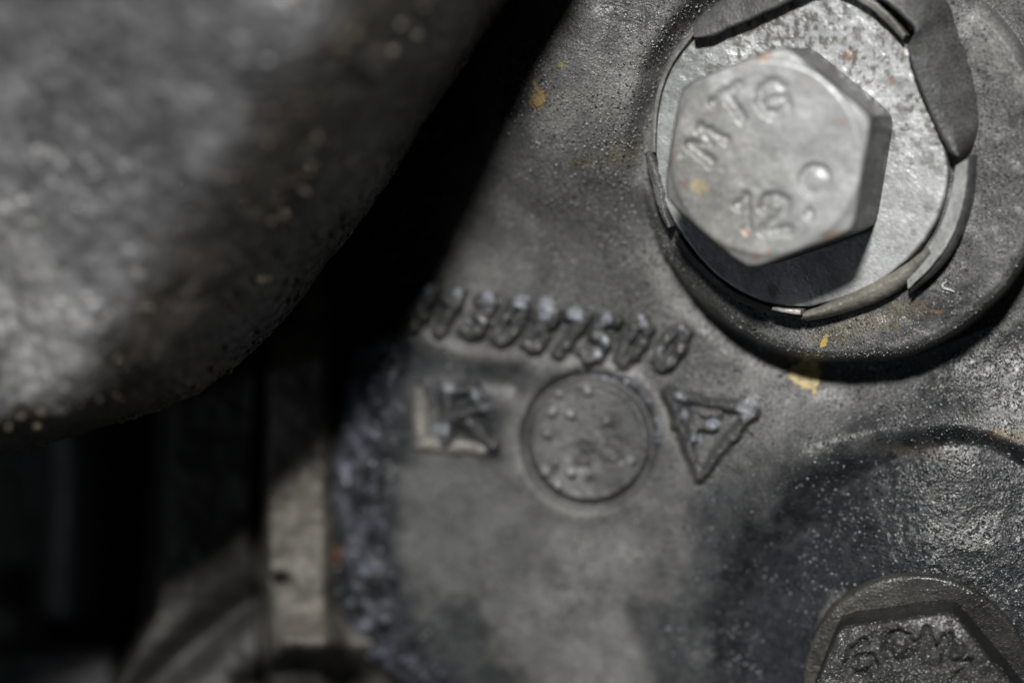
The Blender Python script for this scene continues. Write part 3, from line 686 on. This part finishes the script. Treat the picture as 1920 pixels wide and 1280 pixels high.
def crumbs_on(objname_root, n, rmin, rmax, cols):
    o = [c for c in objname_root.children if c.name.startswith('head')][0]; me = o.data
    co = np.empty(len(me.vertices) * 3, np.float32); me.vertices.foreach_get('co', co); co = co.reshape(-1, 3)
    no = np.empty(len(me.vertices) * 3, np.float32); me.vertices.foreach_get('normal', no); no = no.reshape(-1, 3)
    idx = np.where((no[:, 2] > 0.55) & (co[:, 1] > -2.75))[0]; q = rg_.choice(idx, n)
    r = rmin + (rmax - rmin) * rg_.rand(n) ** 2.5
    oc = np.array([(1,0,0),(-1,0,0),(0,1,0),(0,-1,0),(0,0,1),(0,0,-1)], float); of = np.array([(0,2,4),(2,1,4),(1,3,4),(3,0,4),(2,0,5),(1,2,5),(3,1,5),(0,3,5)])
    pts = oc[None] * (r[:, None] * rg_.uniform(.7, 1.3, (n, 3)))[:, None, :]; t = rg_.uniform(-.7, .7, (n, 2)); pts[..., 2] += pts[..., 0] * t[:, :1] + pts[..., 1] * t[:, 1:]
    q3 = co[q] + rg_.uniform(-.012, .012, (n, 3)) * np.array([1, 1, 0]); pts = pts + q3[:, None, :]
    li = rg_.rand(n) < .55; cc = np.where(li[:, None], np.array(cols) * rg_.uniform(.4, 1.2, (n, 1)), np.array([.02, .02, .02]))
    g = mesh_obj('grime_crumbs', pts.reshape(-1, 3), (of[None] + (np.arange(n) * 6)[:, None, None]).reshape(-1, 3), M_grain, None, np.repeat(cc, 6, 0), 0.6, smooth=False)
    adopt(g, objname_root); g['kind'] = 'stuff'
crumbs_on(bolt2[0], 2600, .004, .011, (.34, .34, .36))
# flat washer under the second bolt
def disc_ring(name, C, nrm, r_in, r_out, h0, h1, mat, label=None, cat=None):
    nrm = nrm / np.linalg.norm(nrm); ex = np.array([1., 0, 0]); ex -= nrm * (ex @ nrm); ex /= np.linalg.norm(ex); ey = np.cross(nrm, ex)
    n = 300; th = np.linspace(0, 2 * math.pi, n, endpoint=False); b = 0.03
    prof = [(r_in, h0), (r_in, h1 - b), (r_in + b, h1)] + [(r_in + b + (r_out - r_in - 2 * b) * k / 8, h1) for k in range(1, 9)] + [(r_out - b * .3, h1 - b * .3), (r_out, h1 - b), (r_out, h0)]
    W = []
    for r_, h in prof:
        rr = r_ + 0.008 * fbm(th * 40, th * 0 + r_ * 100, 8, 3, 161); hh = h + 0.006 * fbm(th * 60, th * 0 + r_ * 250, 10, 3, 162)
        W.append(C + rr[:, None] * (np.cos(th)[:, None] * ex + np.sin(th)[:, None] * ey) + nrm * hh[:, None])
    W = np.stack(W); nr = len(prof); i = np.arange(nr * n).reshape(nr, n); j = np.roll(i, -1, 1)
    f = np.stack([i[:-1], j[:-1], j[1:], i[1:]], -1).reshape(-1, 4)
    k = D / (D - W[..., 2]); uu = W[..., 0] * k * PPC + 960; vv = 640 - W[..., 1] * k * PPC
    n2 = fbm(uu, vv, 50, 4, 163); c = np.ones(uu.shape + (3,)) * np.array([.030, .030, .030]) * (1 + .4 * n2)[..., None]
    d = (sm(1850, 1600, uu) * 0.55)[..., None]; c = c * (1 - d) + np.array([.085, .08, .07]) * d
    o = mesh_obj(name, W.reshape(-1, 3), f, mat, None, c.reshape(-1, 3), np.clip(0.3 + 0.6 * sm(1620, 1800, uu) + .2 * n2, 0, 1).ravel())
    if label: o['label'] = label; o['category'] = cat
    return o
disc_ring('flat_washer', C2pt + np.array([0.08, -0.02, 0]), N2 , 0.45, 0.87, -0.25, 0.04, M_oily, 'dark greasy round washer under the lower right bolt', 'washer')

# ================================================================= FOREGROUND BRACKET
SIL = [(1230,-420),(1130,-250),(1040,-110),(952,0),(905,75),(850,152),(800,226),(760,290),(705,375),(650,450),(600,512),(556,572),(500,634),(440,690),(370,738),(290,772),(200,800),(100,828),(0,856),(-150,905),(-330,960),(-520,1010)]
S_ = smooth_poly(SIL, 720, 3.0, 171, False, 2)
wdt = np.interp(S_[:, 0], [-100, 100, 250, 400, 520, 700, 1000], [0.30, 0.36, 0.55, 0.85, 1.02, 1.0, 0.95])
PROF = [(90,-4.0),(45,-2.2),(16,-1.0),(4,-.45),(0,-.1),(3,.2),(10,.6),(25,1.1),(50,1.7),(85,2.25),(130,2.72),(185,3.0),(240,3.18),(300,3.28),(370,3.34),(450,3.38),(560,3.4),(700,3.4),(900,3.4),(1200,3.35),(1500,3.3)]
pt = np.array(PROF, float)
tt = np.linspace(0, len(pt) - 1, 360)
# smooth the profile
def csp(x, k):
    i = np.clip(np.floor(tt).astype(int), 0, len(x) - 2); f_ = tt - i
    m = np.gradient(x); h00 = 2*f_**3-3*f_**2+1; h10 = f_**3-2*f_**2+f_; h01 = -2*f_**3+3*f_**2; h11 = f_**3-f_**2
    return h00*x[i] + h10*m[i] + h01*x[i+1] + h11*m[i+1]
po, pz = csp(pt[:, 0], 0), csp(pt[:, 1], 1)
O = po[None, :] * np.where(po < 420, 1, 1)[None, :]
wd = wdt[:, None] + (1 - wdt[:, None]) * sm(250, 700, po)[None, :]
Uo = S_[:, 0:1] - 0.78 * O * wd; Vo = S_[:, 1:2] - 0.62 * O * wd
Zo = np.broadcast_to(pz[None, :], Uo.shape).copy()
top = sm(0.0, 0.6, Zo)
Zo = np.where(Zo > 0, Zo * np.interp(S_[:, 0:1], [0, 300, 560, 800], [.5, .54, .64, .86]), Zo)
Zo = Zo + top * (0.12 * fbm(Uo, Vo, 260, 3, 181) + 0.025 * fbm(Uo, Vo, 70, 3, 182) + 0.008 * fbm(Uo, Vo, 24, 3, 183))
Zo = Zo - top * 0.16 * np.exp(-(polysd(Uo, Vo, [(-40, 480), (30, 640), (60, 800)]) / 45) ** 2)
Uo = Uo + (1 - top) * 4 * fbm(Zo * 90, S_[:, 0:1] + 0 * Zo, 20, 3, 184) + top * 4 * fbm(Uo, Vo, 30, 2, 185)
W = P(Uo, Vo, Zo)
n1 = fbm(Uo, Vo, 180, 4, 191); n2 = fbm(Uo, Vo, 40, 3, 192)
c = np.ones(Uo.shape + (3,)) * np.array([.108, .108, .113])
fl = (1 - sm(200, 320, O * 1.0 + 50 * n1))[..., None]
c = c * (1 - fl) + np.array([.050, .046, .040]) * fl                     # oily brown flank, its unlit shade painted in as well
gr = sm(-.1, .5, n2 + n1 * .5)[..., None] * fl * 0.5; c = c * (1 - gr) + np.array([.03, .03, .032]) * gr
du = (np.exp(-(polysd(Uo, Vo, [(10, 430), (60, 560), (90, 700)]) / 70) ** 2) * 0.8)[..., None]; c = c * (1 - du) + np.array([.30, .30, .30]) * du  # bright highlight patch painted on the lit top
c = c * (1 + 0.25 * n1 + 0.15 * n2)[..., None]
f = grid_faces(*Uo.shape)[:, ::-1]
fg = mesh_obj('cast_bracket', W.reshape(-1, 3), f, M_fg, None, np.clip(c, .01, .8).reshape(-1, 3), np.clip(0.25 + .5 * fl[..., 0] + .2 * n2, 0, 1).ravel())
fg['label'] = 'large blurred grey cast bracket in the foreground at upper left'; fg['category'] = 'engine bracket'

def beads(name, pts, nrms, rads, mat, col, parent, wet=1.0):
    """small beads added on a surface to read as glints, one joined part"""
    t = (1 + 5 ** .5) / 2
    iv = np.array([(-1,t,0),(1,t,0),(-1,-t,0),(1,-t,0),(0,-1,t),(0,1,t),(0,-1,-t),(0,1,-t),(t,0,-1),(t,0,1),(-t,0,-1),(-t,0,1)], float); iv /= np.linalg.norm(iv[0])
    fi = [(0,11,5),(0,5,1),(0,1,7),(0,7,10),(0,10,11),(1,5,9),(5,11,4),(11,10,2),(10,7,6),(7,1,8),(3,9,4),(3,4,2),(3,2,6),(3,6,8),(3,8,9),(4,9,5),(2,4,11),(6,2,10),(8,6,7),(9,8,1)]
    vl = list(map(tuple, iv)); fl2 = []
    cache = {}
    def mid(a, b):
        k = (min(a, b), max(a, b))
        if k not in cache:
            m_ = (np.array(vl[a]) + np.array(vl[b])) / 2; m_ /= np.linalg.norm(m_); vl.append(tuple(m_)); cache[k] = len(vl) - 1
        return cache[k]
    for a, b, c_ in fi:
        ab, bc, ca = mid(a, b), mid(b, c_), mid(c_, a); fl2 += [(a, ab, ca), (b, bc, ab), (c_, ca, bc), (ab, bc, ca)]
    sv = np.array(vl); sf = np.array(fl2); V_, F_ = [], []
    for i, (p, n_, r_) in enumerate(zip(pts, nrms, rads)):
        q = sv * r_ * np.array([random.uniform(.7, 1.3), random.uniform(.7, 1.3), random.uniform(.6, 1.0)])
        V_.append(p + n_ * r_ * 0.2 + q); F_.append(sf + i * len(sv))
    o = mesh_obj(name, np.concatenate(V_), np.concatenate(F_), mat, None, col, wet); o['kind'] = 'stuff'
    o.parent = parent; o.matrix_parent_inverse = parent.matrix_world.inverted(); return o
rs = np.random.RandomState(7)
M_bead = metal_mat('glint_bead', rough=0.2, rough_wet=0.08, spec=0.8, scales=(9, 20, 80), amp=(0.0, 0.0, 0), wetamp=0.0, speck=0.3, mott=0.5)
nw = np.cross(np.gradient(W, axis=0), np.gradient(W, axis=1)); nw /= np.linalg.norm(nw, axis=-1)[..., None] + 1e-12
nw = np.where(nw[..., 2:3] < 0, -nw, nw)
cand = np.argwhere((O * np.ones_like(Uo) > 2) & (O * np.ones_like(Uo) < 300) & (Uo > -60) & (Vo > -60))
clump = fbm(Uo, Vo, 55, 3, 231); pk = []
while len(pk) < 420:
    i_, j_ = cand[rs.randint(len(cand))]
    if clump[i_, j_] > rs.uniform(-0.35, 0.5): pk.append((i_, j_))
pk = np.array(pk); bpn = nw[pk[:, 0], pk[:, 1]]
beads('glint_beads', W[pk[:, 0], pk[:, 1]], bpn, 0.009 + 0.020 * rs.rand(len(pk)) ** 2.5, M_bead, (.10, .085, .06), fg)  # glossy beads added on the flank to catch lamp light as specks
pk = pk[rs.permutation(len(pk))[:22]]
beads('pale_glint_beads', W[pk[:, 0], pk[:, 1]], nw[pk[:, 0], pk[:, 1]], 0.006 + 0.012 * rs.rand(len(pk)) ** 2, M_bead, (.45, .42, .34), fg)  # brightest glints painted as pale beads
# bluish beads standing in for wet glints on the rolled-off flank of the casting, on the number row and round the stamp
du_, dv_ = [], []
while len(du_) < 200:
    k_ = rs.rand()
    if k_ < 0.62:
        v_ = rs.uniform(690, 1285); u_ = float(edge_u(np.array(v_))) + rs.uniform(10, 125)
    elif k_ < 0.82:
        i_ = rs.randint(9); u_ = 804 + 58 * i_ + rs.normal(0, 9); v_ = 580 + 9 * i_ - 34 + rs.normal(0, 8)
    elif k_ < 0.92:
        a_ = rs.uniform(-1.4, 0.1); u_ = 1105 + 128 * math.cos(a_) + rs.normal(0, 5); v_ = 826 + 128 * math.sin(a_) + rs.normal(0, 5)
    else:
        t_ = rs.rand(); u_ = 1260 + 150 * t_ + rs.normal(0, 9); v_ = 742 + 34 * t_ + rs.normal(0, 9)
    if fbm(np.array(u_), np.array(v_), 34, 2, 233) > rs.uniform(-0.5, 0.5): du_.append(u_); dv_.append(v_)
du_ = np.array(du_); dv_ = np.array(dv_); zz = H(du_, dv_)
glints = (dv_ < 800) & (du_ > 760)
o = beads('blue_glint_beads', P(du_, dv_, zz)[glints] + np.array([0, 0, 0.05]) * (dv_[glints] < 690)[:, None], np.tile(np.array([0, 0, 1.]), (glints.sum(), 1)), 0.006 + 0.014 * rs.rand(glints.sum()) ** 1.5, M_oily, (.34, .37, .44), casting, 0.3)
o['label'] = 'painted bluish glint beads on the raised number row and stamp edges'
du_, dv_, zz = du_[~glints], dv_[~glints], zz[~glints]
beads('wet_glint_beads', P(du_, dv_, zz) + np.array([0, 0, 0.03]) * ((dv_ < 690) & (du_ > 760))[:, None] * 2.4, np.tile(np.array([0, 0, 1.]), (len(du_), 1)), 0.008 + 0.026 * rs.rand(len(du_)) ** 2, M_oily, (.09, .10, .125), casting, 0.6)

# ================================================================= BACKGROUND IN THE GAP
def Hl(u, v):
    z = -2.1 + 0 * u
    z = z + 0.30 * sm(486, 510, u) - 0.35 * np.exp(-((u - 489 - 6 * np.sin(v / 90)) / 9) ** 2)
    z = z - 0.5 * sm(600, 660, u)
    left = np.interp(v, [300, 800, 1000, 1150, 1280, 1600], [330, 330, 320, 300, 232, 100])
    z = z - 3.0 * sm(0, -50, u - left)
    z = z + 0.35 * np.exp(-((v - 1205 - 0.0 * u) / 40) ** 2) * sm(470, 540, u)
    z = z - 0.3 * np.exp(-(polysd(u, v, [(280, 1290), (390, 1185), (470, 1125)]) / 34) ** 2)
    z = z - 0.3 * np.exp(-(polysd(u, v, [(470, 1290), (560, 1250), (660, 1280)]) / 26) ** 2)
    z = z - 0.25 * np.exp(-(np.hypot((u - 528) / 1.6, v - 1086) / 10) ** 2)
    return z + 0.06 * fbm(u, v, 110, 3, 201) + 0.02 * fbm(u, v, 30, 3, 202)
us = np.arange(-60, 1000, 4.); vs = np.arange(250, 1620, 4.); Ub, Vb = np.meshgrid(us, vs)
Zb = Hl(Ub, Vb); n2 = fbm(Ub, Vb, 60, 3, 203)
c = np.ones(Ub.shape + (3,)) * np.array([.098, .091, .078]) * (1 + .2 * n2)[..., None]
dk = (np.exp(-(polysd(Ub, Vb, [(280, 1290), (390, 1185), (470, 1125)]) / 40) ** 2) * .8 + np.exp(-(polysd(Ub, Vb, [(470, 1290), (560, 1250), (660, 1280)]) / 30) ** 2) * .6 + .7 * np.exp(-(np.hypot((Ub - 528) / 1.5, Vb - 1086) / 12) ** 2))[..., None]  # shade of channels, hole, left side and bottom put into the colour
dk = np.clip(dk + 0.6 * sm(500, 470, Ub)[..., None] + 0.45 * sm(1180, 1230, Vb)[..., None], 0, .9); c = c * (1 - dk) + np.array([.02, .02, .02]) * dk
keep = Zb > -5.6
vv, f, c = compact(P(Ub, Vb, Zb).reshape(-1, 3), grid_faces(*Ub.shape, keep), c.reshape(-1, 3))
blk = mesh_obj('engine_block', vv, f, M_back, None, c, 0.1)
blk['label'] = 'blurred tan ribbed block wall deep in the gap, left of the casting'; blk['category'] = 'engine block'

def tube(name, pts, r, mat, col, label, cat, n=20, m=80, rings=0):
    t = np.linspace(0, len(pts) - 1, m); pts = np.array(pts, float); c0 = np.stack([np.interp(t, range(len(pts)), pts[:, k]) for k in range(3)], 1)
    for _ in range(6): c0[1:-1] = (c0[:-2] + c0[2:] + 2 * c0[1:-1]) / 4
    W = []
    for i in range(m):
        d = c0[min(i + 1, m - 1)] - c0[max(i - 1, 0)]; d /= np.linalg.norm(d); a = np.cross(d, [1, 0, 0]); a /= np.linalg.norm(a); b_ = np.cross(d, a)
        rr = r * (1 + (0.06 * math.sin(i * 1.7) if rings else 0))
        W.append([c0[i] + rr * (a * math.cos(q) + b_ * math.sin(q)) for q in np.linspace(0, 2 * math.pi, n, endpoint=False)])
    i = np.arange(m * n).reshape(m, n); j = np.roll(i, -1, 1)
    f = np.stack([i[:-1], j[:-1], j[1:], i[1:]], -1).reshape(-1, 4)
    o = mesh_obj(name, np.array(W).reshape(-1, 3), f, mat, None, col, 0.3); o['label'] = label; o['category'] = cat; return o
def p3(u, v, z): return tuple(P(np.array(float(u)), np.array(float(v)), float(z)))
tube('hose', [p3(150, 500, -4.2), p3(160, 900, -4.3), p3(150, 1200, -4.4), p3(120, 1620, -4.6)], 0.42, M_hose, (.015, .015, .015), 'thick black vertical hose in the deep shadow at far left', 'hose')
tube('pipe', [p3(430, 500, -3.6), p3(432, 800, -3.6), p3(428, 1000, -3.9), p3(420, 1300, -4.6)], 0.16, M_hose, (.07, .050, .038), 'thin brown vertical pipe in shadow beside the block wall', 'pipe')

# grey ledge at the very bottom left
us = np.arange(-500, 262, 6.); vs = np.arange(1200, 1620, 6.); Ug, Vg = np.meshgrid(us, vs)
rim = np.minimum(Vg - 1212 - 8 * fbm(Ug, Vg, 200, 2, 211), (228 - 0.1 * (Vg - 1200)) - Ug)
Zg = -3.2 - 1.8 * (1 - sm(-30, 14, rim)) + 0.04 * fbm(Ug, Vg, 60, 3, 212)
led = mesh_obj('bracket_ledge', P(Ug, Vg, Zg).reshape(-1, 3), grid_faces(*Ug.shape), M_back, None, (.045, .045, .047), 0.3)
led['label'] = 'blurred dark grey metal ledge at the bottom left corner'; led['category'] = 'metal ledge'

# dark floor of the engine bay far below the gap
us = np.linspace(-2500, 4400, 60); vs = np.linspace(-2500, 3800, 60); Uf, Vf = np.meshgrid(us, vs)
fl = mesh_obj('engine_bay_floor', P(Uf, Vf, -7.5 + 0.3 * fbm(Uf, Vf, 600, 3, 221)).reshape(-1, 3), grid_faces(*Uf.shape), M_hose, None, (.02, .02, .018), 0.2)
fl['kind'] = 'structure'; fl['label'] = 'black unlit depth of the engine bay behind everything'
